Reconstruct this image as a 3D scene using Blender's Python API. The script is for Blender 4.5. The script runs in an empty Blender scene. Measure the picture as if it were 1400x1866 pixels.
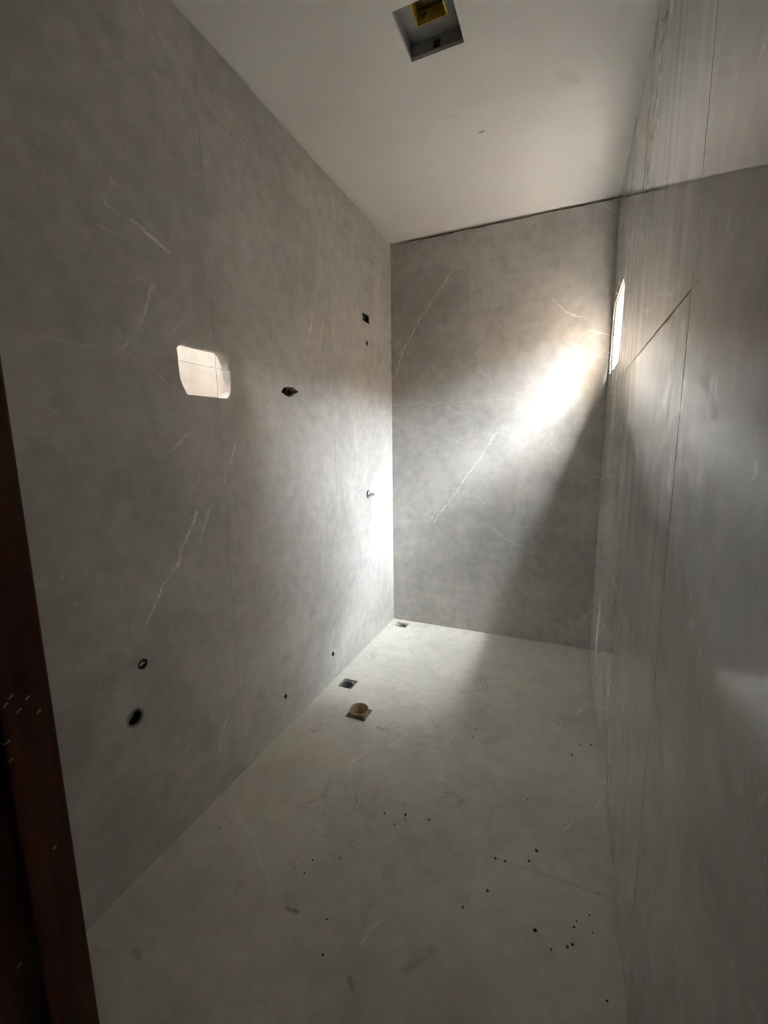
import bpy, bmesh, math, random
from mathutils import Matrix, Vector
from mathutils.geometry import tessellate_polygon

random.seed(7)
scene = bpy.context.scene
COL = scene.collection

# ------------------------------------------------------------------ room size (metres)
W = 1.331          # left wall x = 0, right wall x = W
H = 2.60           # ceiling
YF = -2.60         # front wall (with the doorway), back wall is y = 0
T = 0.0009          # tile thickness that stands proud of the bed

# ------------------------------------------------------------------ camera
cam_data = bpy.data.cameras.new('camera')
cam = bpy.data.objects.new('camera', cam_data)
COL.objects.link(cam)
right = Vector((0.91967381, 0.3924656, -0.01307049))
down = Vector((0.05002444, -0.15010747, -0.98740331))
fwd = Vector((-0.38948381, 0.90743512, -0.15768278))
m = Matrix.Identity(4)
for i in range(3):
    m[i][0], m[i][1], m[i][2] = right[i], -down[i], -fwd[i]
m.translation = Vector((1.1397, -2.8191, 1.2987))
cam.matrix_world = m
cam_data.sensor_fit = 'HORIZONTAL'
cam_data.sensor_width = 36.0
cam_data.lens = 36.0 * 775.4 / 1400.0
cam_data.clip_start = 0.01
scene.camera = cam

# ------------------------------------------------------------------ sky light and exposure
SKY = 9.2
world = bpy.data.worlds.new('sky')
scene.world = world
world.use_nodes = True
wn = world.node_tree
wn.nodes['Background'].inputs['Color'].default_value = (0.86, 0.93, 1.0, 1)
wn.nodes['Background'].inputs['Strength'].default_value = SKY
scene.view_settings.view_transform = 'Standard'
scene.view_settings.look = 'None'
scene.view_settings.gamma = 1.0
scene.view_settings.use_curve_mapping = False
scene.view_settings.exposure = 4.22
scene.cycles.use_denoising = True
scene.cycles.use_adaptive_sampling = True
scene.cycles.adaptive_threshold = 0.02
scene.cycles.max_bounces = 9
scene.cycles.diffuse_bounces = 6
scene.cycles.glossy_bounces = 4
scene.cycles.sample_clamp_indirect = 4.0
scene.cycles.blur_glossy = 0.15
scene.cycles.caustics_reflective = True

# hazy sun behind thin cloud: a wide soft disc beyond the yard wall
sun_data = bpy.data.lights.new('hazy_sun_offscreen', 'SUN')
sun_data.energy = 7.6
sun_data.angle = math.radians(56)
sun_data.color = (0.86, 0.94, 1.0)
sun = bpy.data.objects.new('hazy_sun_offscreen', sun_data)
COL.objects.link(sun)
SUN_EL, SUN_AZ = math.radians(62), math.radians(-23)
to_sun = Vector((math.cos(SUN_EL) * math.cos(SUN_AZ), math.cos(SUN_EL) * math.sin(SUN_AZ), math.sin(SUN_EL)))
sun.rotation_euler = to_sun.to_track_quat('Z', 'Y').to_euler()

# window opening in the right wall
WY0, WY1, WZ0, WZ1 = -0.605, -0.080, 1.655, 2.015
WALL_T = 0.09

# ------------------------------------------------------------------ veins of the stone-look tiles, (width, strength, points along the wall)
VEINS_BACK = [
    (0.0035, 0.90, [(0.409, 2.360), (0.325, 2.256), (0.226, 2.132), (0.114, 1.966), (0.017, 1.742)]),
    (0.0025, 0.35, [(0.714, 2.166), (0.613, 1.984), (0.543, 1.890)]),
    (0.0030, 0.60, [(1.012, 2.126), (1.086, 2.044), (1.172, 1.998)]),
    (0.0030, 0.80, [(1.211, 1.922), (1.265, 1.901), (1.319, 1.893)]),
    (0.0030, 0.90, [(1.266, 1.791), (1.205, 1.668), (1.134, 1.567)]),
    (0.0030, 0.60, [(1.171, 1.757), (1.207, 1.778), (1.292, 1.789)]),
    (0.0025, 0.50, [(1.095, 1.865), (1.151, 1.856)]),
    (0.0030, 0.50, [(0.601, 1.772), (0.678, 1.689)]),
    (0.0030, 0.45, [(1.219, 2.589), (1.327, 2.515)]),
    (0.0025, 0.40, [(0.014, 1.476), (0.163, 1.390)]),
    (0.0025, 0.45, [(0.191, 1.546), (0.363, 1.556), (0.540, 1.454)]),
    (0.0035, 0.95, [(0.717, 1.366), (0.582, 1.142), (0.532, 1.087), (0.434, 0.936), (0.308, 0.762)]),
    (0.0025, 0.50, [(0.350, 0.868), (0.284, 0.772)]),
    (0.0025, 0.55, [(0.567, 1.387), (0.542, 1.349), (0.455, 1.304)]),
    (0.0030, 0.55, [(1.011, 1.323), (1.073, 1.249), (1.116, 1.209)]),
    (0.0030, 0.40, [(0.601, 0.957), (0.663, 0.897)]),
    (0.0030, 0.50, [(0.666, 0.765), (0.825, 0.665), (0.967, 0.586)]),
    (0.0025, 0.35, [(0.989, 0.767), (1.137, 0.763), (1.289, 0.702)]),
    (0.0030, 0.50, [(1.245, 1.108), (1.329, 1.084)]),
    (0.0025, 0.35, [(1.232, 0.902), (1.173, 0.807)]),
    (0.0030, 0.55, [(1.148, 0.006), (1.251, 0.151), (1.326, 0.264)]),
    (0.0025, 0.40, [(1.281, 0.830), (1.327, 0.866)]),
    (0.0030, 0.50, [(0.013, 0.050), (0.066, 0.019)]),
    (0.0025, 0.35, [(0.039, 1.044), (0.135, 1.111)]),
]
VEINS_LEFT = [
    (0.0030, 0.50, [(-1.975, 1.928), (-1.887, 1.912)]),
    (0.0040, 0.90, [(-1.887, 1.912), (-1.778, 1.882)]),
    (0.0070, 0.40, [(-1.971, 2.007), (-1.943, 1.995)]),
    (0.0050, 0.35, [(-2.058, 2.068), (-2.052, 2.052)]),
    (0.0040, 0.40, [(-2.009, 1.864), (-1.984, 1.864)]),
    (0.0040, 0.50, [(-1.907, 1.769), (-1.851, 1.788), (-1.847, 1.773), (-1.885, 1.690), (-1.927, 1.622), (-1.974, 1.566)]),
    (0.0030, 0.25, [(-2.170, 1.561), (-2.100, 1.555), (-1.975, 1.561), (-1.875, 1.519), (-1.768, 1.451)]),
    (0.0030, 0.35, [(-1.769, 1.683), (-1.834, 1.622)]),
    (0.0040, 0.70, [(-0.993, 1.892), (-1.035, 1.760)]),
    (0.0040, 0.70, [(-0.894, 1.888), (-0.928, 1.771)]),
    (0.0040, 0.50, [(-1.766, 1.343), (-1.847, 1.282)]),
    (0.0030, 0.30, [(-1.109, 1.681), (-1.095, 1.628), (-1.131, 1.558)]),
    (0.0040, 0.60, [(-1.563, 1.304), (-1.610, 1.225), (-1.632, 1.163)]),
    (0.0040, 0.90, [(-1.768, 1.087), (-1.843, 0.953), (-1.914, 0.874), (-1.987, 0.768)]),
    (0.0040, 0.60, [(-1.713, 1.083), (-1.760, 0.981)]),
    (0.0030, 0.25, [(-2.265, 1.450), (-2.164, 1.386)]),
    (0.0030, 0.30, [(-2.248, 1.051), (-2.266, 1.038)]),
    (0.0030, 0.50, [(-1.601, 0.428), (-1.632, 0.366)]),
    (0.0040, 0.70, [(-1.705, 0.281), (-1.735, 0.237), (-1.754, 0.161)]),
    (0.0035, 0.50, [(-2.177, 0.638), (-2.149, 0.630), (-2.088, 0.596)]),
    (0.0040, 0.70, [(-0.893, 0.288), (-0.935, 0.188)]),
    (0.0040, 0.90, [(-0.155, 1.089), (-0.216, 0.961)]),
    (0.0030, 0.30, [(-0.616, 1.513), (-0.529, 1.168)]),
    (0.0030, 0.30, [(-0.955, 0.909), (-0.914, 0.694)]),
]
VEINS_RIGHT = [
    (0.0030, 0.60, [(-0.100, 0.757), (-0.800, 0.760), (-1.470, 0.757)]),
    (0.0040, 0.50, [(-1.420, 1.680), (-1.660, 1.616)]),
    (0.0040, 0.50, [(-1.180, 1.706), (-1.409, 1.652)]),
]
VEINS_FLOOR = [
    (0.0050, 0.80, [(0.537, -1.184), (0.493, -1.275)]),
    (0.0050, 0.70, [(0.734, -1.104), (0.709, -1.172)]),
    (0.0050, 0.70, [(0.415, -1.361), (0.381, -1.426)]),
    (0.0040, 0.90, [(1.221, -1.382), (1.188, -1.439)]),
    (0.0050, 0.60, [(1.330, -1.229), (1.296, -1.287)]),
    (0.0050, 0.80, [(0.731, -1.931), (0.719, -1.959), (0.709, -1.997)]),
    (0.0060, 0.70, [(1.186, -0.830), (1.156, -0.905)]),
    (0.0070, 0.80, [(1.291, -0.622), (1.246, -0.735)]),
    (0.0040, 0.50, [(0.040, -1.758), (0.194, -1.846), (0.311, -1.916), (0.381, -1.955)]),
    (0.0040, 0.40, [(0.306, -1.758), (0.420, -1.818)]),
    (0.0040, 0.40, [(0.225, -2.284), (0.229, -2.308)]),
    (0.0080, 0.80, [(0.220, -0.159), (0.182, -0.256)]),
    (0.0080, 0.80, [(0.111, -0.320), (0.089, -0.381)]),
    (0.0070, 0.60, [(0.248, -0.360), (0.241, -0.404)]),
    (0.0060, 0.60, [(0.365, -0.852), (0.352, -0.874)]),
    (0.0080, 0.50, [(0.349, -0.000), (0.432, -0.085), (0.484, -0.182)]),
]
CRACKS_FLOOR = [
    (0.0040, 0.60, [(0.535, -1.488), (0.543, -1.568)]),
    (0.0040, 0.60, [(0.472, -1.562), (0.491, -1.600), (0.491, -1.651)]),
    (0.0040, 0.50, [(0.386, -1.758), (0.470, -1.761), (0.591, -1.758)]),
    (0.0040, 0.50, [(0.544, -1.744), (0.539, -1.767)]),
    (0.0100, 0.50, [(0.572, -1.780), (0.609, -1.794)]),
    (0.0090, 0.70, [(0.474, -2.000), (0.502, -1.997)]),
    (0.0100, 0.50, [(0.715, -2.074), (0.733, -2.093)]),
    (0.0030, 0.40, [(1.030, -1.379), (0.959, -1.428), (0.956, -1.526), (1.010, -1.589)]),
    (0.0050, 0.50, [(0.384, -1.189), (0.430, -1.200)]),
]
CRUMBS = [(1.296, -0.948), (1.22, -1.043), (1.253, -0.962), (1.218, -1.245), (1.275, -1.278), (1.069, -1.349), (0.676, -1.582), (0.656, -1.545), (0.681, -1.602), (0.656, -1.633), (0.606, -1.606), (0.759, -1.57), (0.41, -1.696), (0.462, -1.851), (0.539, -1.811), (0.995, -1.625), (1.024, -1.623), (1.093, -1.594), (1.112, -1.549), (1.319, -1.51), (0.989, -1.734), (0.931, -1.806), (0.592, -1.981), (0.624, -2.057), (1.124, -1.789), (1.227, -1.723), (1.26, -1.692), (1.22, -1.741), (1.165, -1.82), (1.204, -1.797), (1.216, -1.787), (1.29, -1.879), (1.255, -0.965), (0.817, -1.026), (0.814, -1.087), (0.401, -1.183), (0.462, -1.896), (0.102, -1.875), (1.28, -0.03), (0.485, -1.153), (0.438, -1.18), (1.198, -0.02), (1.266, -1.736)]


# ------------------------------------------------------------------ mesh helpers
def link(o, parent=None):
    COL.objects.link(o)
    if parent is not None:
        o.parent = parent
        o.matrix_parent_inverse = parent.matrix_world.inverted()
    return o

def mesh_obj(name, bm, mat, parent=None, smooth=False):
    bmesh.ops.recalc_face_normals(bm, faces=bm.faces[:])
    me = bpy.data.meshes.new(name)
    bm.to_mesh(me)
    bm.free()
    if mat is not None:
        me.materials.append(mat)
    if smooth:
        for p in me.polygons:
            p.use_smooth = True
        try:
            me.set_sharp_from_angle(angle=math.radians(40))
        except Exception:
            pass
    o = bpy.data.objects.new(name, me)
    return link(o, parent)

def empty(name, loc):
    o = bpy.data.objects.new(name, None)
    o.empty_display_size = 0.05
    o.location = loc
    COL.objects.link(o)
    bpy.context.view_layer.update()
    return o

def tag(o, label=None, cat=None, group=None, kind=None):
    if label: o['label'] = label
    if cat: o['category'] = cat
    if group: o['group'] = group
    if kind: o['kind'] = kind
    return o

MAPS = {
    'L': lambda u, v, d: Vector((-d, u, v)),
    'R': lambda u, v, d: Vector((W + d, u, v)),
    'B': lambda u, v, d: Vector((u, d, v)),
    'F': lambda u, v, d: Vector((u, v, -d)),
    'C': lambda u, v, d: Vector((u, v, H + d)),
    'N': lambda u, v, d: Vector((u, YF - d, v)),
}

def add_plate(bm, mp, outer, holes, d0, d1, chamfer=0.0, tilt=(0, 0)):
    """flat slab; holes = [(polygon, depth or None)] where None goes right through"""
    M = MAPS[mp] if isinstance(mp, str) else mp
    cu = sum(p[0] for p in outer) / len(outer)
    cv = sum(p[1] for p in outer) / len(outer)
    def pt(p, d, t=True):
        k = tilt[0] * (p[0] - cu) + tilt[1] * (p[1] - cv) if t else 0
        return bm.verts.new(M(p[0], p[1], d + k))
    front = outer
    if chamfer > 0:
        u0, u1 = min(p[0] for p in outer), max(p[0] for p in outer)
        v0, v1 = min(p[1] for p in outer), max(p[1] for p in outer)
        front = [(min(max(p[0], u0 + chamfer), u1 - chamfer), min(max(p[1], v0 + chamfer), v1 - chamfer)) for p in outer]
    loops = [front] + [h[0] for h in holes]
    fv = [[pt(p, d0) for p in lp] for lp in loops]
    flat = [v for lp in fv for v in lp]
    for tri in tessellate_polygon([[Vector((p[0], p[1], 0)) for p in lp] for lp in loops]):
        try: bm.faces.new([flat[i] for i in tri])
        except ValueError: pass
    bl = [outer] + [h[0] for h in holes if h[1] is None]
    bv = [[pt(p, d1, False) for p in lp] for lp in bl]
    flatb = [v for lp in bv for v in lp]
    for tri in tessellate_polygon([[Vector((p[0], p[1], 0)) for p in lp] for lp in bl]):
        try: bm.faces.new([flatb[i] for i in tri])
        except ValueError: pass
    def ring(a, b):
        n = len(a)
        for i in range(n):
            try: bm.faces.new([a[i], a[(i + 1) % n], b[(i + 1) % n], b[i]])
            except ValueError: pass
    if chamfer > 0:
        mid = [pt(p, d0 + chamfer) for p in outer]
        ring(fv[0], mid); ring(mid, bv[0])
    else:
        ring(fv[0], bv[0])
    k = 1
    for i, (hp, dep) in enumerate(holes):
        if dep is None:
            ring(fv[i + 1], bv[k]); k += 1
        else:
            cap = [pt(p, dep, False) for p in hp]
            ring(fv[i + 1], cap)
            bm.faces.new(cap)

def add_box(bm, a, b, bevel=0.0):
    r = bmesh.ops.create_cube(bm, size=1)
    vs = r['verts']
    for v in vs:
        v.co = Vector(((a[i] + b[i]) / 2 + v.co[i] * (b[i] - a[i]) for i in range(3)))
    if bevel > 0:
        es = list({e for v in vs for e in v.link_edges})
        bmesh.ops.bevel(bm, geom=es, offset=bevel, segments=2, affect='EDGES', profile=0.7)

def add_lathe(bm, prof, axis_o, axis, n=28, closed=False):
    """revolve (radius, height) points about axis"""
    axis = Vector(axis).normalized()
    o = Vector(axis_o)
    t = axis.orthogonal().normalized()
    b = axis.cross(t)
    rings = []
    for r, h in prof:
        if r < 1e-6:
            rings.append([bm.verts.new(o + axis * h)])
        else:
            rings.append([bm.verts.new(o + axis * h + (t * math.cos(2 * math.pi * i / n) + b * math.sin(2 * math.pi * i / n)) * r) for i in range(n)])
    pairs = list(zip(rings[:-1], rings[1:]))
    if closed: pairs.append((rings[-1], rings[0]))
    for A, B in pairs:
        for i in range(n):
            j = (i + 1) % n
            if len(A) == 1 and len(B) == 1: continue
            if len(A) == 1: bm.faces.new([A[0], B[i], B[j]])
            elif len(B) == 1: bm.faces.new([A[i], A[j], B[0]])
            else: bm.faces.new([A[i], A[j], B[j], B[i]])

def tube(bm, o, axis, r0, r1, h0, h1, n=28):
    add_lathe(bm, [(r0, h0), (r1, h0), (r1, h1), (r0, h1)], o, axis, n, closed=True)

def circle(cu, cv, r, n=24, jag=0.0):
    return [(cu + math.cos(2 * math.pi * i / n) * r * (1 + random.uniform(-jag, jag)),
             cv + math.sin(2 * math.pi * i / n) * r * (1 + random.uniform(-jag, jag))) for i in range(n)]

def rect(u0, v0, u1, v1):
    return [(u0, v0), (u1, v0), (u1, v1), (u0, v1)]

# ------------------------------------------------------------------ materials
class NT:
    def __init__(self, name):
        self.mat = bpy.data.materials.new(name)
        self.mat.use_nodes = True
        self.box = None
        self.t = self.mat.node_tree
        self.bsdf = self.t.nodes['Principled BSDF']
    def n(self, kind, **kw):
        nd = self.t.nodes.new(kind)
        for k, v in kw.items(): setattr(nd, k, v)
        return nd
    def put(self, sock, v):
        if isinstance(v, bpy.types.NodeSocket): self.t.links.new(v, sock)
        elif v is not None: sock.default_value = v
    def math(self, op, a, b=None, c=None, clamp=False):
        nd = self.n('ShaderNodeMath', operation=op, use_clamp=clamp)
        for s, v in zip(nd.inputs, (a, b, c)): self.put(s, v)
        return nd.outputs[0]
    def vec(self, op, a, b=None, scale=None, c=None):
        nd = self.n('ShaderNodeVectorMath', operation=op)
        self.put(nd.inputs[0], a)
        if b is not None: self.put(nd.inputs[1], b)
        if c is not None: self.put(nd.inputs[2], c)
        if scale is not None: self.put(nd.inputs['Scale'], scale)
        return nd.outputs['Value'] if op in ('DOT_PRODUCT', 'DISTANCE', 'LENGTH') else nd.outputs['Vector']
    def pos(self):
        return self.n('ShaderNodeNewGeometry').outputs['Position']
    def noise(self, vec, scale, detail=4, rough=0.55, dist=0.0, out='Fac'):
        nd = self.n('ShaderNodeTexNoise')
        self.put(nd.inputs['Vector'], vec)
        nd.inputs['Scale'].default_value = scale
        nd.inputs['Detail'].default_value = detail
        nd.inputs['Roughness'].default_value = rough
        nd.inputs['Distortion'].default_value = dist
        return nd.outputs[out]
    def ramp(self, f, a, b, lo=0.0, hi=1.0, smooth=True):
        nd = self.n('ShaderNodeMapRange')
        nd.interpolation_type = 'SMOOTHSTEP' if smooth else 'LINEAR'
        self.put(nd.inputs['Value'], f)
        for k, v in zip(('From Min', 'From Max', 'To Min', 'To Max'), (a, b, lo, hi)): nd.inputs[k].default_value = v
        return nd.outputs['Result']
    def mix(self, f, a, b):
        nd = self.n('ShaderNodeMix', data_type='RGBA')
        self.put(nd.inputs['Factor'], f)
        self.put(nd.inputs['A'], (*a, 1) if isinstance(a, tuple) else a)
        self.put(nd.inputs['B'], (*b, 1) if isinstance(b, tuple) else b)
        return nd.outputs['Result']
    def bump(self, h, strength=0.2, dist=0.01):
        nd = self.n('ShaderNodeBump')
        nd.inputs['Strength'].default_value = strength
        nd.inputs['Distance'].default_value = dist
        self.put(nd.inputs['Height'], h)
        self.put(self.bsdf.inputs['Normal'], nd.outputs['Normal'])
    def set(self, **kw):
        for k, v in kw.items():
            s = self.bsdf.inputs[k.replace('_', ' ')]
            self.put(s, (*v, 1) if isinstance(v, tuple) and len(v) == 3 and s.type == 'RGBA' else v)
        return self.mat
    def lines(self, table, P, to3, vw=1.0):
        """mask of ragged thin lines along the given polylines"""
        acc = None
        for w, s, pts in table:
            for a, b in zip(pts[:-1], pts[1:]):
                if self.box:      # a tile only carries the veins that cross it
                    g = 0.05 + w * vw
                    if max(a[0], b[0]) < self.box[0] - g or min(a[0], b[0]) > self.box[2] + g or max(a[1], b[1]) < self.box[1] - g or min(a[1], b[1]) > self.box[3] + g:
                        continue
                A, B = to3(*a), to3(*b)
                d = B - A
                sub = self.vec('SUBTRACT', P, tuple(A))
                h = self.math('ADD', self.vec('DOT_PRODUCT', sub, tuple(d / d.length_squared)), 0.0, clamp=True)
                dist = self.vec('DISTANCE', sub, self.vec('SCALE', tuple(d), scale=h))
                w2 = w * vw
                val = self.math('MULTIPLY_ADD', dist, -1.25 * s / w2, 1.25 * s, clamp=True)
                acc = val if acc is None else self.math('MAXIMUM', acc, val)
        return acc

def flat3(mp):
    return lambda u, v: MAPS[mp](u, v, 0)

def tile_material(name, mp, veins, base, mottle=0.10, rough=0.05, vein_col=(0.84, 0.82, 0.78), cracks=None, dust=None, spec=0.5, box=None):
    k = NT(name)
    k.box = box
    P = k.pos()
    # ragged coordinates for the veins
    n1 = k.vec('SUBTRACT', k.noise(P, 9, 3, out='Color'), (0.5, 0.5, 0.5))
    n2 = k.vec('SUBTRACT', k.noise(P, 70, 2, out='Color'), (0.5, 0.5, 0.5))
    Pd = k.vec('ADD', P, k.vec('ADD', k.vec('SCALE', n1, scale=0.042), k.vec('SCALE', n2, scale=0.013)))
    flat = {'L': (0, 1, 1), 'R': (0, 1, 1), 'B': (1, 0, 1), 'F': (1, 1, 0)}[mp]
    add = {'L': (0, 0, 0), 'R': (W, 0, 0), 'B': (0, 0, 0), 'F': (0, 0, 0)}[mp]
    Pd = k.vec('MULTIPLY_ADD', Pd, flat, c=add)
    clouds = k.noise(P, 2.3, 4, 0.6, 0.6)
    fine = k.noise(P, 17, 3, 0.65)
    mot = k.math('ADD', k.math('MULTIPLY', clouds, 0.6), k.math('MULTIPLY', fine, 0.4))
    lo = tuple(c * (1 - mottle * 1.6) for c in base)
    hi = tuple(min(1, c * (1 + mottle * 1.6)) for c in base)
    col = k.mix(k.ramp(mot, 0.32, 0.68), lo, hi)
    fl = k.math('MULTIPLY', k.ramp(k.noise(P, 38, 3, 0.7), 0.58, 0.72), k.ramp(k.noise(P, 4.5, 1), 0.45, 0.62))
    col = k.mix(k.math('MULTIPLY', fl, 0.30), col, vein_col)
    # faint random hairline veins: thin ridges of a distorted noise, only in patches
    rn = k.noise(P, 1.9, 3, 0.5, 1.2)
    ridge = k.ramp(k.math('ABSOLUTE', k.math('SUBTRACT', rn, 0.5)), 0.0, 0.006, 1.0, 0.0)
    patch = k.ramp(k.noise(P, 3.7, 1), 0.55, 0.70)
    col = k.mix(k.math('MULTIPLY', k.math('MULTIPLY', ridge, patch), 0.14), col, vein_col)
    # the clear veins
    vm = k.lines(veins, Pd, flat3(mp), 1.2 if mp == 'F' else 1.75)
    if vm is not None:
        brk = k.ramp(k.noise(P, 22, 5, 0.75), 0.38, 0.60, 0.10, 1.0)
        vm = k.math('MULTIPLY', vm, brk)
        halo = k.math('MULTIPLY', vm, 0.75 if mp == 'F' else 1.0)
        col = k.mix(halo, col, vein_col)
    if cracks:
        cm = k.lines(cracks, Pd, flat3(mp))
        if cm is not None: col = k.mix(k.math('MULTIPLY', cm, k.ramp(k.noise(P, 40, 4), 0.35, 0.6, 0.1, 0.9)), col, (0.05, 0.042, 0.035))
    r = rough
    if dust:
        col, r = dust(k, P, col)
    k.set(Base_Color=col, Roughness=r)
    if not k.bsdf.inputs['Specular IOR Level'].is_linked:
        k.bsdf.inputs['Specular IOR Level'].default_value = spec
    return k.mat

BASE = (0.470, 0.450, 0.418)

def dust_floor(k, P, col):
    f = k.ramp(k.noise(P, 3.1, 6, 0.65, 0.8), 0.36, 0.70)
    col = k.mix(k.math('MULTIPLY', f, 0.35), col, (0.63, 0.605, 0.56))
    sm = k.ramp(k.noise(P, 5.5, 5, 0.6, 1.5), 0.60, 0.72)
    col = k.mix(k.math('MULTIPLY', sm, 0.40), col, (0.24, 0.205, 0.165))
    return col, k.ramp(f, 0, 1, 0.34, 0.55)

SMEARS = [
    (0.022, 1.0, [(-1.796, 1.510), (-1.802, 1.407), (-1.818, 1.312), (-1.815, 1.215)]),
    (0.016, 0.9, [(-1.862, 1.410), (-1.874, 1.321), (-1.882, 1.251)]),
    (0.030, 0.6, [(-1.519, 1.440), (-1.533, 1.330), (-1.540, 1.233)]),
    (0.050, 0.5, [(-1.216, 1.560), (-1.270, 1.371)]),
    (0.040, 0.5, [(-1.060, 1.513), (-1.095, 1.380)]),
    (0.020, 0.9, [(-2.035, 1.375), (-2.041, 1.351), (-2.061, 1.337)]),
    (0.020, 0.7, [(-1.630, 1.238), (-1.723, 1.313), (-1.833, 1.363)]),
    (0.016, 0.7, [(-1.554, 1.302), (-1.653, 1.376), (-1.757, 1.434)]),
    (0.030, 0.5, [(-1.730, 1.207), (-1.907, 1.252), (-2.016, 1.241)]),
    (0.080, 0.8, [(-0.489, 0.452), (-0.423, 0.212), (-0.583, 0.110)]),
    (0.040, 0.35, [(-1.945, 1.433), (-1.951, 1.300)]),
]

def dust_right(k, P, col):
    # run-down streaks of building dust, dense beside the window and thinning out towards the door
    S = k.vec('MULTIPLY', P, (0.0, 1.0, 0.040))
    s1 = k.noise(S, 11, 4, 0.6, 0.2)
    s2 = k.noise(k.vec('ADD', S, (0, 3.7, 0)), 40, 3, 0.6)
    # wipe marks: streaks leaning over, fanning down from the joint
    Q = k.vec('MULTIPLY', k.vec('ADD', P, k.vec('SCALE', k.vec('SUBTRACT', k.noise(P, 1.6, 1, out='Color'), (0.5, 0.5, 0.5)), scale=0.8)), (0.0, 1.0, 0.16))
    s3 = k.noise(k.vec('ADD', Q, (0, 9.1, 2.0)), 13, 3, 0.55)
    big = k.noise(k.vec('MULTIPLY', P, (0.0, 1.0, 0.40)), 2.2, 3, 0.5, 0.5)
    st = k.ramp(k.math('ADD', k.math('MULTIPLY', s1, 0.6), k.math('MULTIPLY', s2, 0.4)), 0.44, 0.62)
    wp = k.ramp(s3, 0.54, 0.62)
    sep = k.n('ShaderNodeSeparateXYZ')
    k.put(sep.inputs[0], P)
    y, z = sep.outputs['Y'], sep.outputs['Z']
    zone_s = k.math('MULTIPLY', k.ramp(y, -2.05, -1.60), k.ramp(z, 0.75, 1.25, 0.22, 1.0))
    zone_w = k.math('MULTIPLY', k.math('MULTIPLY', k.ramp(y, -2.0, -1.75), k.ramp(y, -1.15, -1.45)), k.math('MULTIPLY', k.ramp(z, 1.10, 1.30), k.ramp(z, 1.60, 1.48)))
    film = k.ramp(big, 0.32, 0.60, 0.25, 1.0)
    mk = k.math('MULTIPLY', k.math('MULTIPLY', st, film), zone_s, clamp=True)
    mk = k.math('MAXIMUM', mk, k.math('MULTIPLY', wp, zone_w))
    Pw = k.vec('ADD', P, k.vec('SCALE', k.vec('SUBTRACT', k.noise(k.vec('MULTIPLY', P, (0, 1, 0.3)), 30, 3, out='Color'), (0.5, 0.5, 0.5)), scale=0.030))
    sm = k.lines(SMEARS, k.vec('MULTIPLY_ADD', Pw, (0, 1, 1), c=(W, 0, 0)), flat3('R'), 1.3)
    if sm is not None:
        sm = k.math('MULTIPLY', sm, k.ramp(k.noise(k.vec('MULTIPLY', P, (0, 1, 0.12)), 60, 3, 0.6), 0.32, 0.58, 0.25, 1.0))
    col = k.mix(k.math('MULTIPLY', mk, 0.60), col, (0.66, 0.64, 0.61))
    if sm is not None:
        col = k.mix(k.math('MULTIPLY', sm, 0.9), col, (0.86, 0.84, 0.81))
        mk = k.math('MAXIMUM', mk, sm)
    k.put(k.bsdf.inputs['Specular IOR Level'], k.math('MULTIPLY_ADD', mk, -0.42, 0.5))
    return col, k.math('ADD', k.math('MULTIPLY', mk, 0.16), 0.006)

def dust_left(k, P, col):
    f = k.ramp(k.noise(k.vec('MULTIPLY', P, (1, 1, 0.5)), 3.0, 5, 0.6, 0.8), 0.45, 0.75)
    return col, k.math('ADD', k.math('MULTIPLY', f, 0.03), 0.012)

def M_LEFT(box): return tile_material('polished_tile_left', 'L', VEINS_LEFT, BASE, 0.10, 0.04, dust=dust_left, spec=0.36, box=box)
def M_BACK(box): return tile_material('polished_tile_back', 'B', VEINS_BACK, BASE, 0.12, 0.05, box=box)
def M_RIGHT(box): return tile_material('polished_tile_right', 'R', VEINS_RIGHT, BASE, 0.07, 0.05, dust=dust_right, box=box)
def M_FLOOR(box): return tile_material('dusty_tile_floor', 'F', VEINS_FLOOR, (0.50, 0.468, 0.405), 0.10, 0.4, cracks=CRACKS_FLOOR, dust=dust_floor, spec=0.4, box=box)

def simple(name, col, rough=0.6, metallic=0.0, var=0.0, scale=20, bump=0.0):
    k = NT(name)
    P = k.pos()
    c = col
    if var:
        f = k.noise(P, scale, 5, 0.6)
        c = k.mix(k.ramp(f, 0.3, 0.7), tuple(x * (1 - var) for x in col), tuple(min(1, x * (1 + var)) for x in col))
        if bump: k.bump(f, bump, 0.004)
    k.set(Base_Color=c, Roughness=rough, Metallic=metallic)
    return k.mat

M_GROUT = simple('light_grout', (0.62, 0.605, 0.575), 0.9, var=0.1, scale=60)
M_GROUT_GREY = simple('tile_coloured_grout', (0.46, 0.44, 0.41), 0.6, var=0.1, scale=60)
M_BED = simple('grey_mortar', (0.20, 0.188, 0.172), 0.95, var=0.3, scale=60)
M_GAP = simple('wall_masonry', (0.26, 0.22, 0.19), 0.95, var=0.3, scale=40)
M_RENDER = simple('reveal_render', (0.66, 0.59, 0.52), 0.9, var=0.12, scale=18, bump=0.3)
M_CONC = simple('concrete', (0.36, 0.36, 0.35), 0.9, var=0.18, scale=14, bump=0.3)
M_HALL = simple('hall_plaster', (0.30, 0.28, 0.26), 0.9, var=0.1, scale=8)
M_BRASS = simple('old_brass', (0.10, 0.088, 0.066), 0.45, 0.6, var=0.3, scale=80)
M_CHROME = simple('dull_chrome', (0.42, 0.42, 0.42), 0.25, 0.9, var=0.1, scale=90)
M_WHITE_PVC = simple('white_pvc', (0.68, 0.67, 0.64), 0.4, var=0.06, scale=60)
M_GREY_PVC = simple('grey_pvc', (0.26, 0.255, 0.225), 0.5, var=0.12, scale=60)
M_BROWN_PVC = simple('brown_pvc', (0.20, 0.085, 0.055), 0.5, var=0.2, scale=60)
M_DRAIN = simple('grimy_drain', (0.17, 0.165, 0.16), 0.6, var=0.35, scale=70)
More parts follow.
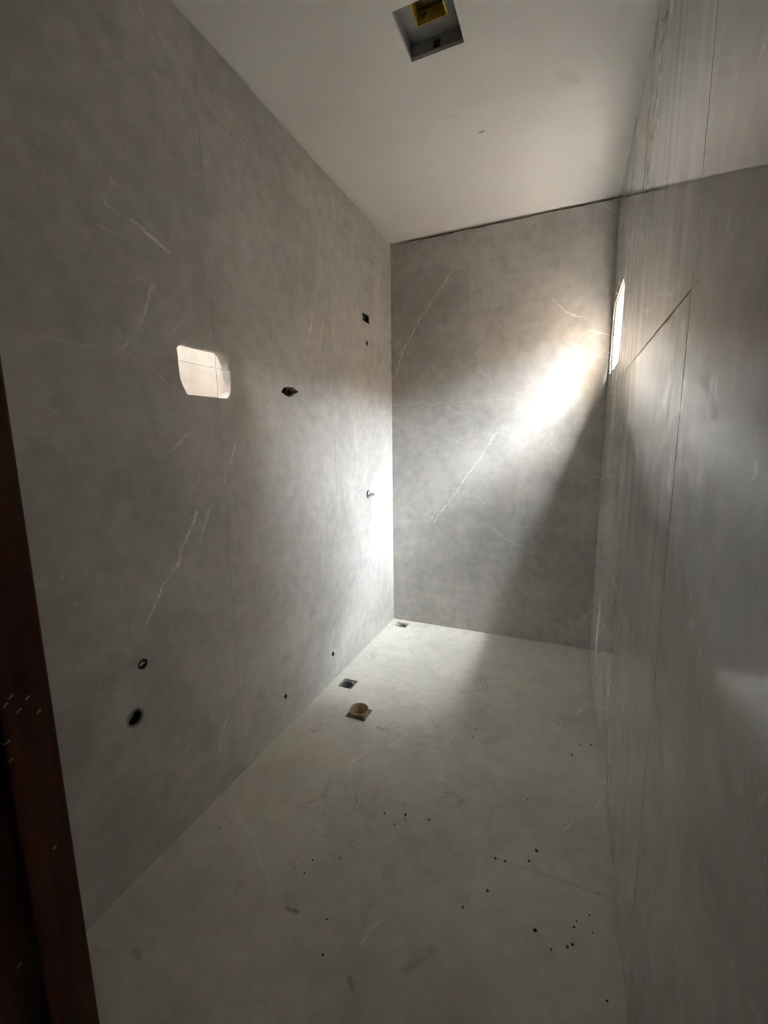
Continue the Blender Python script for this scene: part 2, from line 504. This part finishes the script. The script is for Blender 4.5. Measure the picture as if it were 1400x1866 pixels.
M_BLACK = simple('black_plastic', (0.012, 0.012, 0.012), 0.5, var=0.2, scale=60)
M_YELLOW = simple('yellow_box_plastic', (0.55, 0.38, 0.055), 0.5, var=0.15, scale=50)
M_BOXBACK = simple('box_back_shade_brown', (0.26, 0.185, 0.085), 0.8, var=0.35, scale=40)  # brown darkened so the box back looks shaded and deep
M_DARK_BROWN = simple('dark_brown_pvc', (0.050, 0.024, 0.020), 0.5, var=0.2, scale=60)
M_BEIGE = simple('beige_sewer_pipe', (0.50, 0.37, 0.26), 0.55, var=0.12, scale=40)
M_DIRT = simple('dirt', (0.022, 0.017, 0.013), 0.9, var=0.3, scale=200)
M_WIRE = simple('wire_insulation', (0.30, 0.27, 0.24), 0.5, var=0.2, scale=90)
M_TERRA = simple('broken_clay', (0.26, 0.095, 0.055), 0.95, var=0.3, scale=50, bump=0.4)

def ceiling_material():
    k = NT('ceiling_paint')
    P = k.pos()
    f = k.noise(P, 1.6, 5, 0.6, 0.5)
    g = k.noise(P, 130, 3, 0.6)
    col = k.mix(k.ramp(f, 0.3, 0.7), (0.81, 0.785, 0.755), (0.86, 0.835, 0.805))
    Pn = k.vec('ADD', P, k.vec('SCALE', k.vec('SUBTRACT', k.noise(P, 60, 2, out='Color'), (0.5, 0.5, 0.5)), scale=0.006))
    Pn = k.vec('MULTIPLY_ADD', Pn, (1, 1, 0), c=(0, 0, H))
    ch = k.lines([(0.005, 1.0, [(0.729, -0.776), (0.746, -0.778)]), (0.010, 0.07, [(0.62, -0.93), (0.66, -0.90)]), (0.004, 0.5, [(0.20, -0.86), (0.203, -0.857)]), (0.03, 0.08, [(1.05, -0.95), (1.10, -0.90)])], Pn, flat3('C'))
    col = k.mix(ch, col, (0.07, 0.06, 0.05))
    k.bump(g, 0.06, 0.002)
    k.set(Base_Color=col, Roughness=0.85)
    return k.mat
M_CEIL = ceiling_material()

def wood_material():
    k = NT('dark_door_wood')
    P = k.pos()
    g = k.noise(k.vec('MULTIPLY', P, (1, 1, 0.05)), 60, 5, 0.65, 0.4)
    col = k.mix(k.ramp(g, 0.3, 0.72), (0.085, 0.020, 0.006), (0.18, 0.050, 0.015))
    # splashes of white paint, most at hip height
    spots = [(-2.6254, 1.075), (-2.6302, 1.0697), (-2.6134, 1.0667), (-2.6065, 1.0482), (-2.637, 1.0332), (-2.6328, 1.0162), (-2.6102, 0.9011), (-2.648, 0.7993), (-2.633, 1.0348), (-2.6215, 1.0585)]
    table = [(0.0013, 0.8, [(y - 0.0010, z - 0.0008), (y + 0.0014, z + 0.0008)]) for y, z in spots]
    Pn = k.vec('ADD', P, k.vec('SCALE', k.vec('SUBTRACT', k.noise(P, 400, 2, out='Color'), (0.5, 0.5, 0.5)), scale=0.003))
    sp = k.lines(table, k.vec('MULTIPLY', Pn, (0, 1, 1)), lambda u, v: Vector((0, u, v)), 1.0)
    col = k.mix(sp, col, (0.75, 0.70, 0.64))
    k.bump(g, 0.1, 0.002)
    k.set(Base_Color=col, Roughness=0.42)
    return k.mat
M_WOOD = wood_material()

def outside_wall_material():
    k = NT('neighbour_render')
    P = k.pos()
    f = k.noise(P, 1.7, 6, 0.65, 0.5)
    col = k.mix(k.ramp(f, 0.3, 0.7), (0.385, 0.308, 0.237), (0.57, 0.485, 0.395))
    st = k.ramp(k.noise(k.vec('MULTIPLY', P, (1, 1, 0.4)), 5.2, 5, 0.65, 0.6), 0.60, 0.74)
    col = k.mix(k.math('MULTIPLY', st, 0.5), col, (0.22, 0.16, 0.12))
    k.bump(f, 0.3, 0.02)
    k.set(Base_Color=col, Roughness=0.95)
    return k.mat
M_OUT = outside_wall_material()
M_GROUND = simple('outside_ground', (0.74, 0.65, 0.56), 0.95, var=0.15, scale=4)

# ================================================================== THE SETTING
# ---- openings cut into each surface
def oct_window():
    return [(WY0 + 0.012, 1.785), (WY0 + 0.075, WZ0), (WY1 - 0.050, WZ0 + 0.004), (WY1, WZ0 + 0.060), (WY1 - 0.002, WZ1 - 0.075),
            (WY1 - 0.030, WZ1 - 0.048), (WY1 - 0.038, WZ1 - 0.022), (WY1 - 0.085, WZ1), (WY0 + 0.070, WZ1 - 0.004), (WY0 + 0.002, WZ1 - 0.060)]

BOX = [(-0.443, 2.016), (-0.353, 2.013), (-0.353, 2.062), (-0.443, 2.060)]
SHOWER = circle(-0.389, 1.898, 0.016, 18)
VALVE1 = [(-1.262, 1.524), (-1.232, 1.513), (-1.20, 1.507), (-1.165, 1.522), (-1.138, 1.539), (-1.172, 1.553), (-1.21, 1.552), (-1.243, 1.546)]
VALVE2 = circle(-0.412, 0.989, 0.025, 20, 0.05)
OUT1 = circle(-0.907, 0.153, 0.014, 16)
OUT2 = circle(-1.343, 0.156, 0.0115, 16)
INLET = circle(-2.013, 0.656, 0.0165, 22, 0.04)
SINK = circle(-2.055, 0.505, 0.028, 28, 0.02)
LEFT_HOLES = [(BOX, 0.045), (SHOWER, 0.05), (VALVE1, 0.05), (VALVE2, 0.045), (OUT1, 0.04), (OUT2, 0.04), (INLET, 0.05), (SINK, 0.09)]

DRAIN_A = rect(0.052, -0.122, 0.140, -0.050)
DRAIN_B = rect(0.050, -0.957, 0.134, -0.872)
TOILET = rect(0.215, -1.172, 0.317, -1.078)
FLOOR_HOLES = [(DRAIN_A, 0.12), (DRAIN_B, 0.12), (TOILET, 0.14)]
CEIL_HOLE = rect(0.577, -1.402, 0.760, -1.214)

def bbox(poly):
    us = [p[0] for p in poly]; vs = [p[1] for p in poly]
    return min(us), min(vs), max(us), max(vs)

def tiles(parent, mp, us, vs, mat, holes, gap=0.0024, top=None, top_jag=0.0, tilt=0.0):
    """one object per tile between the joint lines us x vs"""
    out = []
    for i in range(len(us) - 1):
        for j in range(len(vs) - 1):
            u0, u1 = us[i] + (gap / 2 if i else 0), us[i + 1] - (gap / 2 if i < len(us) - 2 else 0)
            v0, v1 = vs[j] + (gap / 2 if j else 0), vs[j + 1] - (gap / 2 if j < len(vs) - 2 else 0)
            outer = rect(u0, v0, u1, v1)
            mine, cut = [], None
            for h in holes:
                a, b, c, d = bbox(h)
                if a > u0 and c < u1 and b > v0 and d < v1:
                    mine.append((h, None))
            ch = 0.0004
            if top is not None and j == len(vs) - 2 and top_jag:
                n = max(2, int((u1 - u0) / 0.035))
                tp = [(u1 + (u0 - u1) * q / n, v1 - top_jag * random.random() ** 2) for q in range(n + 1)]
                outer = [(u0, v0), (u1, v0)] + tp
                ch = 0.0
            bm = bmesh.new()
            add_plate(bm, mp, outer, mine, 0.0, T, ch, (random.uniform(-tilt, tilt), random.uniform(-tilt, tilt)))
            o = mesh_obj('tile', bm, mat((us[i], vs[j], us[i + 1], vs[j + 1])), parent)
            out.append(o)
    return out

ZJ = [0.0, 0.757, 1.567, 2.375]

# ---- floor
bm = bmesh.new()
add_plate(bm, 'F', rect(-0.15, YF, W + 0.17, 0.15), FLOOR_HOLES, T, 0.25)
floor = tag(mesh_obj('floor', bm, M_GROUT_GREY), kind='structure')
tiles(floor, 'F', [0.0, 0.535, W], [YF, -2.43, -1.62, -0.81, 0.0], M_FLOOR, [DRAIN_A, DRAIN_B, TOILET], gap=0.0004)

# ---- left wall
bm = bmesh.new()
add_plate(bm, 'L', rect(YF - 0.15, 0.0, 0.0, H - 0.008), LEFT_HOLES, T, 0.15)
wall_left = tag(mesh_obj('wall_left', bm, M_GROUT_GREY), kind='structure')
bm = bmesh.new(); add_box(bm, (-0.18, YF - 0.15, H - 0.05), (-0.151, 0.06, H + 0.2)); mesh_obj('masonry', bm, M_GAP, wall_left)
tiles(wall_left, 'L', [YF, -2.44, -1.63, -0.813, 0.0], ZJ + [H - 0.006], M_LEFT, [h[0] for h in LEFT_HOLES], gap=0.0005, top=True, top_jag=0.008, tilt=0.0)

# ---- back wall: the bed stops short of the ceiling, leaving the open dark joint
bm = bmesh.new()
n = 60
tp = [(W + 0.1 + (-0.2 - W) * q / n, H - 0.016 - 0.006 * random.random()) for q in range(n + 1)]
add_plate(bm, 'B', [(-0.1, 0.0), (W + 0.1, 0.0)] + tp, [], T, 0.06)
wall_back = tag(mesh_obj('wall_back', bm, M_GROUT), kind='structure')
bm = bmesh.new()
add_plate(bm, 'B', rect(-0.15, 0.0, W + 0.17, H + 0.2), [], 0.06, 0.16)
mesh_obj('masonry', bm, M_GAP, wall_back)
tiles(wall_back, 'B', [0.0, 0.535, W], ZJ + [H - 0.013], M_BACK, [], gap=0.0019, top=True, top_jag=0.006)

# ---- right wall with the window opening
bm = bmesh.new()
win = oct_window()
def grow(poly, k):
    cu = (WY0 + WY1) / 2; cv = (WZ0 + WZ1) / 2
    return [(cu + (p[0] - cu) * k, cv + (p[1] - cv) * k) for p in poly]
add_plate(bm, 'R', rect(-4.3, -0.3, 0.6, 3.0), [(win, None)], T, WALL_T)
wall_right = tag(mesh_obj('wall_right', bm, M_BED), kind='structure')

def chip(poly, amt=0.0018):
    out = []
    n = len(poly)
    cu = sum(p[0] for p in poly) / n; cv = sum(p[1] for p in poly) / n
    for i in range(n):
        a, b = poly[i], poly[(i + 1) % n]
        L = math.hypot(b[0] - a[0], b[1] - a[1])
        m = max(1, int(L / 0.03))
        for q in range(m):
            t = q / m
            k = amt * random.random() ** 3 if q else 0.0
            p = (a[0] + (b[0] - a[0]) * t, a[1] + (b[1] - a[1]) * t)
            nx, ny = -(b[1] - a[1]) / L, (b[0] - a[0]) / L
            if nx * (cu - p[0]) + ny * (cv - p[1]) < 0: nx, ny = -nx, -ny
            out.append((p[0] + nx * k, p[1] + ny * k))
    return out

def right_tiles():
    us = [YF, -1.845, -1.030, -0.215, 0.0]
    vs = ZJ + [H - 0.003]
    g = 0.0028
    wy0, wz0, wy1, wz1 = bbox(win)
    for i in range(len(us) - 1):
        for j in range(len(vs) - 1):
            u0, u1 = us[i] + (g / 2 if i else 0), us[i + 1] - (g / 2 if i < len(us) - 2 else 0)
            def hg(k):
                return 0.0014 if (k == 2 and i > 0) else 0.0003
            v0, v1 = vs[j] + (hg(j) if j else 0), vs[j + 1] - (hg(j + 1) if j < len(vs) - 2 else 0)
            outer = rect(u0, v0, u1, v1)
            if v0 < wz0 and v1 > wz1 and u0 < wy0 and u1 < wy1 and u1 > wy0:
                # tile whose right edge the opening bites into
                lefts = clip_side(win, u1, True)
                outer = [(u0, v0), (u1, v0)] + lefts + [(u1, v1), (u0, v1)]
            elif v0 < wz0 and v1 > wz1 and u0 > wy0 and u0 < wy1:
                rights = clip_side(win, u0, False)
                outer = [(u0, v0), (u1, v0), (u1, v1), (u0, v1)] + rights
            bm = bmesh.new()
            add_plate(bm, 'R', chip(outer, 0.0022 if (j in (1, 2) and i > 0) else 0.0003), [], 0.0, T, 0.0, (0, 0))
            mesh_obj('tile', bm, M_RIGHT((us[i], vs[j], us[i + 1], vs[j + 1])), wall_right)

def clip_side(poly, u, keep_low):
    """part of the opening outline on one side of the vertical joint, ordered upwards (low side) or downwards (high side)"""
    n = len(poly)
    zs = []
    for i in range(n):
        a, b = poly[i], poly[(i + 1) % n]
        if (a[0] - u) * (b[0] - u) < 0:
            t = (u - a[0]) / (b[0] - a[0])
            zs.append(a[1] + t * (b[1] - a[1]))
    zb, zt = min(zs), max(zs)
    if keep_low:
        pts = [p for p in poly if p[0] < u]
        cu = u
        pts.sort(key=lambda p: math.atan2(p[1] - (zb + zt) / 2, -(p[0] - cu)))
        return [(u, zb)] + pts + [(u, zt)]
    pts = [p for p in poly if p[0] > u]
    pts.sort(key=lambda p: -math.atan2(p[1] - (zb + zt) / 2, p[0] - u))
    return [(u, zt)] + pts + [(u, zb)]
right_tiles()

# rendered reveal of the opening, with the mortar lump left in its upper far corner
bm = bmesh.new()
def ring_band(bm, a, b, x0, x1):
    n = len(a)
    ids = [[bm.verts.new((x, p[0], p[1])) for p in lp] for lp, x in ((a, x0), (a, x1), (b, x1), (b, x0))]
    for i in range(n):
        j = (i + 1) % n
        for k in range(4):
            A, B = ids[k], ids[(k + 1) % 4]
            bm.faces.new([A[i], A[j], B[j], B[i]])
ring_band(bm, grow(win, 0.999), grow(win, 0.965), W + 0.010, W + WALL_T - 0.002)
window_1 = tag(mesh_obj('window_1', bm, M_RENDER), kind='structure')

# ---- front wall with the doorway the picture is taken from
DX0, DX1, DH = 0.655, 1.310, 2.13
bm = bmesh.new()
add_plate(bm, 'N', [(-0.15, 0.0), (DX0, 0.0), (DX0, DH), (DX1, DH), (DX1, 0.0), (W, 0.0), (W, H), (-0.15, H)], [], 0.0, 0.15)
wall_front = tag(mesh_obj('wall_front', bm, M_HALL), kind='structure')

door_1 = tag(empty('door_1', (DX0, YF, 0)), kind='structure')
jx = DX0 + 0.028
bm = bmesh.new(); add_box(bm, (DX0, YF - 0.155, 0.0), (jx - 0.012, YF + 0.006, DH), 0.0015); mesh_obj('jamb', bm, M_WOOD, door_1)
bm = bmesh.new(); add_box(bm, (jx - 0.012, YF - 0.036, 0.0), (jx, YF + 0.006, DH - 0.03), 0.002); mesh_obj('stop', bm, M_WOOD, door_1)
bm = bmesh.new(); add_box(bm, (DX1 - 0.018, YF - 0.155, 0.0), (DX1, YF + 0.004, DH), 0.0015); mesh_obj('jamb', bm, M_WOOD, door_1)
bm = bmesh.new(); add_box(bm, (DX0 + 0.017, YF - 0.155, DH - 0.025), (DX1 - 0.019, YF + 0.004, DH), 0.0015); mesh_obj('head', bm, M_WOOD, door_1)
bm = bmesh.new(); add_box(bm, (DX0 - 0.055, YF - 0.168, 0.0), (DX0 + 0.010, YF - 0.156, DH + 0.05), 0.002); mesh_obj('architrave', bm, M_WOOD, door_1)

# ---- ceiling with the square cut-out
bm = bmesh.new()
add_plate(bm, 'C', rect(-0.15, YF, W + 0.002, 0.058), [(CEIL_HOLE, None)], 0.0, 0.012)
ceiling = tag(mesh_obj('ceiling', bm, M_CEIL), kind='structure')
# concrete pocket above the cut-out
SL = 2.652
bm = bmesh.new()
a, b, c, d = bbox(CEIL_HOLE)
ybox = (0.616, -1.380, 0.719, -1.268)
add_plate(bm, lambda u, v, dd: Vector((u, v, SL + dd)), rect(-0.15, YF, W + 0.002, 0.058), [(rect(*ybox), 0.07)], 0.0, 0.16)
mesh_obj('slab', bm, M_CONC, ceiling)
bm = bmesh.new()
add_plate(bm, lambda u, v, dd: Vector((u, c and (d + 0.001 + dd), v)), rect(a - 0.06, H + 0.0122, c + 0.06, SL - 0.001), [(rect(0.654, 2.616, 0.678, 2.644), 0.02)], 0.0, 0.03)
mesh_obj('pocket_side', bm, M_CONC, ceiling)
for xs in ((a - 0.032, a - 0.002), (c + 0.002, c + 0.032)):
    bm = bmesh.new(); add_box(bm, (xs[0], b - 0.06, H + 0.0122), (xs[1], d, SL - 0.001)); mesh_obj('pocket_side', bm, M_CONC, ceiling)
bm = bmesh.new(); add_box(bm, (a - 0.03, b - 0.09, H + 0.0122), (c + 0.03, b - 0.061, SL - 0.001)); mesh_obj('pocket_side', bm, M_CONC, ceiling)
bm = bmesh.new(); add_box(bm, (0.655, d + 0.006, 2.617), (0.677, d + 0.018, 2.643), 0.002); mesh_obj('slot_dark', bm, M_BLACK, ceiling)  # black block stands in for the darkness inside the open conduit slot

# ---- what closes the place off: hall behind the doorway, roof, yard beside the window with walls added to block light
bm = bmesh.new(); add_box(bm, (-0.8, -4.3, -0.25), (W, YF - 0.0005, 0.0)); tag(mesh_obj('floor_hall', bm, M_HALL), kind='structure')
bm = bmesh.new(); add_box(bm, (-0.8, -4.3, 2.6), (W, YF - 0.0005, 2.86)); tag(mesh_obj('ceiling_hall', bm, M_HALL), kind='structure')
bm = bmesh.new(); add_box(bm, (-0.95, -4.3, -0.25), (-0.80, YF - 0.15, 2.86)); tag(mesh_obj('wall_hall_left', bm, M_HALL), kind='structure')
bm = bmesh.new(); add_box(bm, (-0.95, -4.45, -0.25), (W + 0.17, -4.3, 3.0)); tag(mesh_obj('wall_hall_end', bm, M_HALL), kind='structure')
bm = bmesh.new(); add_box(bm, (-0.80, YF - 0.15, 0.0), (-0.15, YF - 0.02, 2.6)); tag(mesh_obj('wall_hall_front', bm, M_HALL), kind='structure')
bm = bmesh.new(); add_box(bm, (-0.95, -4.45, 3.0), (W + 0.48, 0.6, 3.1)); tag(mesh_obj('roof', bm, M_CONC), kind='structure')  # overhang added as an unseen eave, cuts the steepest light at the window
YX = W + WALL_T + 1.5
bm = bmesh.new(); add_box(bm, (W + WALL_T, -6.0, -0.35), (YX, 6.0, -0.30)); tag(mesh_obj('ground', bm, M_GROUND), kind='structure')
bm = bmesh.new(); add_box(bm, (W + WALL_T + 0.001, -1.30, -0.30), (YX - 0.001, -1.15, 4.0)); tag(mesh_obj('light_block_yard_side', bm, M_OUT), kind='structure')  # unseen wall added to block sun and sky from the door side
bm = bmesh.new(); add_box(bm, (W + WALL_T + 0.001, 0.52, -0.30), (YX - 0.001, 0.67, 4.0)); tag(mesh_obj('light_block_yard_end', bm, M_OUT), kind='structure')  # unseen wall added to limit the sky reaching the left wall
bm = bmesh.new(); add_box(bm, (YX, -6.0, -0.35), (YX + 0.15, 6.0, 2.38)); tag(mesh_obj('wall_yard', bm, M_OUT), kind='structure')

# ================================================================== THINGS
# ---- electrical box in the left wall
def electrical_box():
    t = tag(empty('electrical_box', (-0.02, -0.398, 2.038)), 'small square electrical box with bare wires, high on the glossy left wall', 'electrical box')
    bm = bmesh.new()
    M = MAPS['L']
    a, b, c, d = -0.4405, 2.0185, -0.3555, 2.0585
    for (p, q) in (((-0.043, a, b), (-0.002, a + 0.0015, d)), ((-0.043, c - 0.0015, b), (-0.002, c, d)), ((-0.043, a, b), (-0.002, c, b + 0.0015)), ((-0.043, a, d - 0.0015), (-0.002, c, d)), ((-0.0445, a, b), (-0.042, c, d))):
        add_box(bm, p, q)
    mesh_obj('box_shell', bm, M_BLACK, t)
    for k, (y, z) in enumerate(((-0.405, 2.040), (-0.393, 2.034))):
        bm = bmesh.new()
        add_lathe(bm, [(0, -0.041), (0.0035, -0.041), (0.0035, -0.006), (0, -0.006)], (0, y, z), (1, 0, 0.05 * (k - 0.5)), 10)
        mesh_obj('wire', bm, M_WHITE_PVC if k == 0 else M_WIRE, t, True)
electrical_box()

def outlet(name, label, cat, y, z, r, pipe_mat, plug_mat, depth=0.03, proud=0.0, plug=True):
    t = tag(empty(name, (-0.004, y, z)), label, cat)
    bm = bmesh.new()
    tube(bm, (0, y, z), (1, 0, 0), r * 0.72, r * 0.93, -depth, -0.001 + proud)
    mesh_obj('pipe', bm, pipe_mat, t, True)
    bm = bmesh.new()
    add_lathe(bm, [(0, -depth), (r * 0.70, -depth), (r * 0.70, -depth * 0.55), (r * 0.45, -depth * 0.45), (0, -depth * 0.45)], (0, y, z), (1, 0, 0), 18)
    mesh_obj('plug' if plug else 'pipe_end', bm, plug_mat, t, True)
    return t
outlet('shower_pipe', 'small brown pipe mouth just below the electrical box', 'pipe', -0.389, 1.898, 0.016, M_BROWN_PVC, M_DIRT, plug=False)

def small_outlet(y, z, r, label):
    t = tag(empty('water_outlet', (-0.004, y, z)), label, 'water outlet')
    bm = bmesh.new(); tube(bm, (0, y, z), (1, 0, 0), r * 0.66, r * 0.92, -0.036, 0.001, 16); mesh_obj('socket', bm, M_BLACK, t, True)
    bm = bmesh.new(); add_lathe(bm, [(0, -0.034), (r * 0.62, -0.034), (r * 0.62, -0.006), (r * 0.35, -0.003), (0, -0.003)], (0, y, z + r * 0.02), (1, 0, 0), 14); mesh_obj('plug', bm, M_DIRT, t, True)
    bm = bmesh.new(); add_box(bm, (0.0005, y - r * 0.15, z + r * 0.72), (0.006, y + r * 0.75, z + r * 1.5), 0.001); mesh_obj('tape_end', bm, M_WHITE_PVC, t)
small_outlet(-0.907, 0.153, 0.014, 'little water outlet low on the left wall, above the middle floor drain')
small_outlet(-1.343, 0.156, 0.0115, 'little dark water outlet low on the left wall, beside the open toilet pipe')

t = tag(empty('basin_inlet', (-0.004, -2.013, 0.656)), 'brown-ringed water inlet with pale plug above the round drain pipe', 'water inlet')
bm = bmesh.new(); tube(bm, (0, -2.013, 0.656), (1, 0, 0), 0.0098, 0.0155, -0.045, -0.0005); mesh_obj('socket', bm, M_DARK_BROWN, t, True)
bm = bmesh.new(); add_lathe(bm, [(0, -0.04), (0.0092, -0.04), (0.0092, -0.012), (0.006, -0.007), (0, -0.007)], (0, -2.013, 0.656), (1, 0, 0), 16); mesh_obj('plug', bm, M_WHITE_PVC, t, True)
bm = bmesh.new(); add_box(bm, (-0.0068, -2.0215, 0.6545), (-0.003, -2.0045, 0.6575), 0.0006); mesh_obj('plug_tab', bm, M_WHITE_PVC, t)

t = tag(empty('basin_drain_pipe', (-0.004, -2.055, 0.505)), 'grey round drain pipe mouth flush with the left wall', 'pipe')
bm = bmesh.new(); tube(bm, (0, -2.055, 0.505), (1, 0, 0), 0.0215, 0.0262, -0.085, 0.001); mesh_obj('pipe', bm, M_GREY_PVC, t, True)
bm = bmesh.new(); tube(bm, (0, -2.055, 0.505), (1, 0, 0), 0.0188, 0.0212, -0.06, -0.006); mesh_obj('seal_ring', bm, M_BLACK, t, True)
bm = bmesh.new(); add_lathe(bm, [(0, -0.034), (0.0186, -0.034), (0.0186, -0.030), (0, -0.028)], (0, -2.055, 0.505), (1, 0, 0), 24); mesh_obj('pipe_end', bm, M_DRAIN, t, True)

# ---- stop valves
def valve(y, z, s, mat, label, long=0.03):
    t = tag(empty('stop_valve', (-0.01, y, z)), label, 'valve')
    ax = (1, 0, 0)
    bm = bmesh.new(); add_lathe(bm, [(0, -0.040), (0.021 * s, -0.040), (0.021 * s, -0.008), (0.017 * s, -0.004), (0.0, -0.004)], (0, y, z), ax, 22); mesh_obj('valve_body', bm, mat, t, True)
    bm = bmesh.new(); add_lathe(bm, [(0, -0.0035), (0.0150 * s, -0.0035), (0.0150 * s, 0.008), (0.011 * s, 0.011), (0, 0.011)], (0, y, z), ax, 6); mesh_obj('packing_nut', bm, mat, t)
    bm = bmesh.new(); add_lathe(bm, [(0, 0.0115), (0.0085 * s, 0.0115), (0.0085 * s, long * 0.72), (0.0055 * s, long * 0.76), (0.0055 * s, long), (0.003 * s, long * 1.05), (0, long * 1.05)], (0, y, z), ax, 14); mesh_obj('spindle', bm, mat, t, True)
    return t
valve(-1.200, 1.530, 1.0, M_BRASS, 'dark stop valve in a ragged diamond-shaped hole in the left wall', 0.040)
valve(-0.412, 0.989, 1.08, M_CHROME, 'dull chrome stop valve in the brightly lit corner of the left wall', 0.040)

# ---- floor drains
def floor_drain(poly, label, cx, cy, r, ledge_mat):
    a, b, c, d = bbox(poly)
    t = tag(empty('floor_drain', ((a + c) / 2, (b + d) / 2, -0.03)), label, 'floor drain')
    bm = bmesh.new()
    add_plate(bm, 'F', rect(a + 0.001, b + 0.001, c - 0.001, d - 0.001), [(circle(cx, cy, r, 28), None)], 0.010, 0.016)
    mesh_obj('tray', bm, ledge_mat, t)
    bm = bmesh.new(); tube(bm, (cx, cy, 0), (0, 0, 1), r * 0.90, r * 0.99, -0.115, -0.006); mesh_obj('pipe', bm, M_DRAIN, t, True)
    bm = bmesh.new(); add_lathe(bm, [(0, -0.115), (r * 0.89, -0.115), (r * 0.89, -0.110), (0, -0.110)], (cx, cy, 0), (0, 0, 1), 24); mesh_obj('trap', bm, M_BLACK, t)
floor_drain(DRAIN_A, 'shallow square floor drain tucked into the back left corner', 0.100, -0.088, 0.031, M_GREY_PVC)
floor_drain(DRAIN_B, 'open black square floor drain beside the left wall', 0.089, -0.918, 0.0375, M_DRAIN)

# ---- open toilet waste pipe
t = tag(empty('toilet_pipe', (0.266, -1.125, 0.0)), 'beige open toilet waste pipe standing up from a square cut in the floor', 'pipe')
bm = bmesh.new()
add_lathe(bm, [(0.0425, -0.135), (0.0465, -0.135), (0.0465, 0.010), (0.0480, 0.014), (0.0480, 0.024), (0.0470, 0.026), (0.0445, 0.026), (0.0430, 0.022), (0.0425, 0.010)], (0.266, -1.125, 0), (0, 0, 1), 40, closed=True)
mesh_obj('pipe', bm, M_BEIGE, t, True)
bm = bmesh.new(); add_lathe(bm, [(0, -0.08), (0.0420, -0.08), (0.0420, -0.045), (0.038, -0.040), (0, -0.040)], (0.266, -1.125, 0), (0, 0, 1), 30); mesh_obj('stopper', bm, M_BEIGE, t, True)
bm = bmesh.new()
add_plate(bm, 'F', rect(0.2165, -1.1705, 0.3155, -1.0795), [(circle(0.266, -1.125, 0.0475, 32)[0:32] if False else circle(0.266, -1.125, 0.0445, 32), None)], 0.022, 0.03)
mesh_obj('clay_surround', bm, M_TERRA, t)

# ---- yellow junction box in the ceiling pocket
t = tag(empty('junction_box', (0.667, -1.324, SL)), 'yellow plastic junction box set in concrete above the ceiling cut-out', 'junction box')
bm = bmesh.new()
x0, y0, x1, y1 = 0.6175, -1.3785, 0.7175, -1.2695
for (p, q) in (((x0, y0, SL - 0.004), (x0 + 0.003, y1, SL + 0.06)), ((x1 - 0.003, y0, SL - 0.004), (x1, y1, SL + 0.06)), ((x0 + 0.003, y0, SL - 0.004), (x1 - 0.003, y0 + 0.003, SL + 0.06)), ((x0 + 0.003, y1 - 0.003, SL - 0.004), (x1 - 0.003, y1, SL + 0.06))):
    add_box(bm, p, q)
mesh_obj('box_shell', bm, M_YELLOW, t)
bm = bmesh.new(); add_box(bm, (x0 + 0.0035, y0 + 0.0035, SL + 0.035), (x1 - 0.0035, y1 - 0.0035, SL + 0.038)); mesh_obj('box_back', bm, M_BOXBACK, t)
bm = bmesh.new(); tube(bm, (0.641, y1 - 0.0035, SL + 0.0165), (0, -1, 0), 0.0085, 0.0140, 0.0, 0.006, 22); mesh_obj('knockout_ring', bm, M_YELLOW, t, True)
bm = bmesh.new(); add_lathe(bm, [(0, 0.0), (0.0098, 0.0), (0.0098, 0.002), (0, 0.002)], (0.641, y1 - 0.0035, SL + 0.0165), (0, -1, 0), 18); mesh_obj('knockout', bm, M_DRAIN, t)

# ---- strip left standing in the window opening, spacer clips round its edge
bm = bmesh.new()
vs = [(-0.581, 1.745), (-0.566, 1.735), (-0.575, 1.985), (-0.588, 1.975)]
add_plate(bm, 'R', vs, [], 0.016, 0.024)
tag(mesh_obj('upright_strip', bm, M_GREY_PVC), 'thin upright strip standing just inside the window opening', 'strip')
clips = [(WY0 + 0.004, 1.86, 0), (WY0 + 0.003, 1.93, 0), (WY1 + 0.003, 1.78, 1), (WY1 + 0.002, 1.90, 1), (-0.44, WZ1 + 0.004, 0), (-0.30, WZ1 + 0.003, 0), (-0.20, WZ0 - 0.003, 1), (-0.36, WZ0 - 0.003, 1)]
for y, z, k in clips:
    bm = bmesh.new()
    add_lathe(bm, [(0, -0.0), (0.0016, 0.0), (0.0014, 0.012), (0, 0.0122)], (W - 0.0001, y, z), (-1, 0.1, 0.15 * (1 - 2 * k)), 8)
    tag(mesh_obj('tile_clip', bm, M_WHITE_PVC, None, True), 'tiny plastic clip stub sticking out of the tile edge round the window', 'clip', 'clip stubs round the window opening')

# ---- crumbs of dirt on the floor
protos = []
for k in range(4):
    bm = bmesh.new()
    bmesh.ops.create_icosphere(bm, subdivisions=1, radius=1.0)
    for v in bm.verts:
        v.co = v.co * random.uniform(0.7, 1.15)
        v.co.z = max(v.co.z, -0.55)
    bmesh.ops.recalc_face_normals(bm, faces=bm.faces[:])
    me = bpy.data.meshes.new('dirt_crumb')
    bm.to_mesh(me); bm.free()
    me.materials.append(M_DIRT)
    protos.append(me)
BIG = {15, 18, 24, 0, 1, 10, 6}
for i, (x, y) in enumerate(CRUMBS):
    if not (0.02 < x < W - 0.01 and YF < y < -0.01): continue
    o = bpy.data.objects.new('dirt_crumb', protos[i % 4])
    s = random.uniform(0.0020, 0.0034) * (1.5 if i in BIG else 1.0)
    o.scale = (s * random.uniform(0.8, 1.3), s * random.uniform(0.8, 1.5), s * 0.6)
    zmin = min(v.co.z for v in protos[i % 4].vertices)
    o.location = (x, y, -zmin * s * 0.6 + 0.0001)
    o.rotation_euler = (0, 0, random.uniform(0, 6.28))
    COL.objects.link(o)
    tag(o, 'small dark crumb of dirt lying on the floor tiles', 'crumb', 'dirt crumbs scattered on the floor')
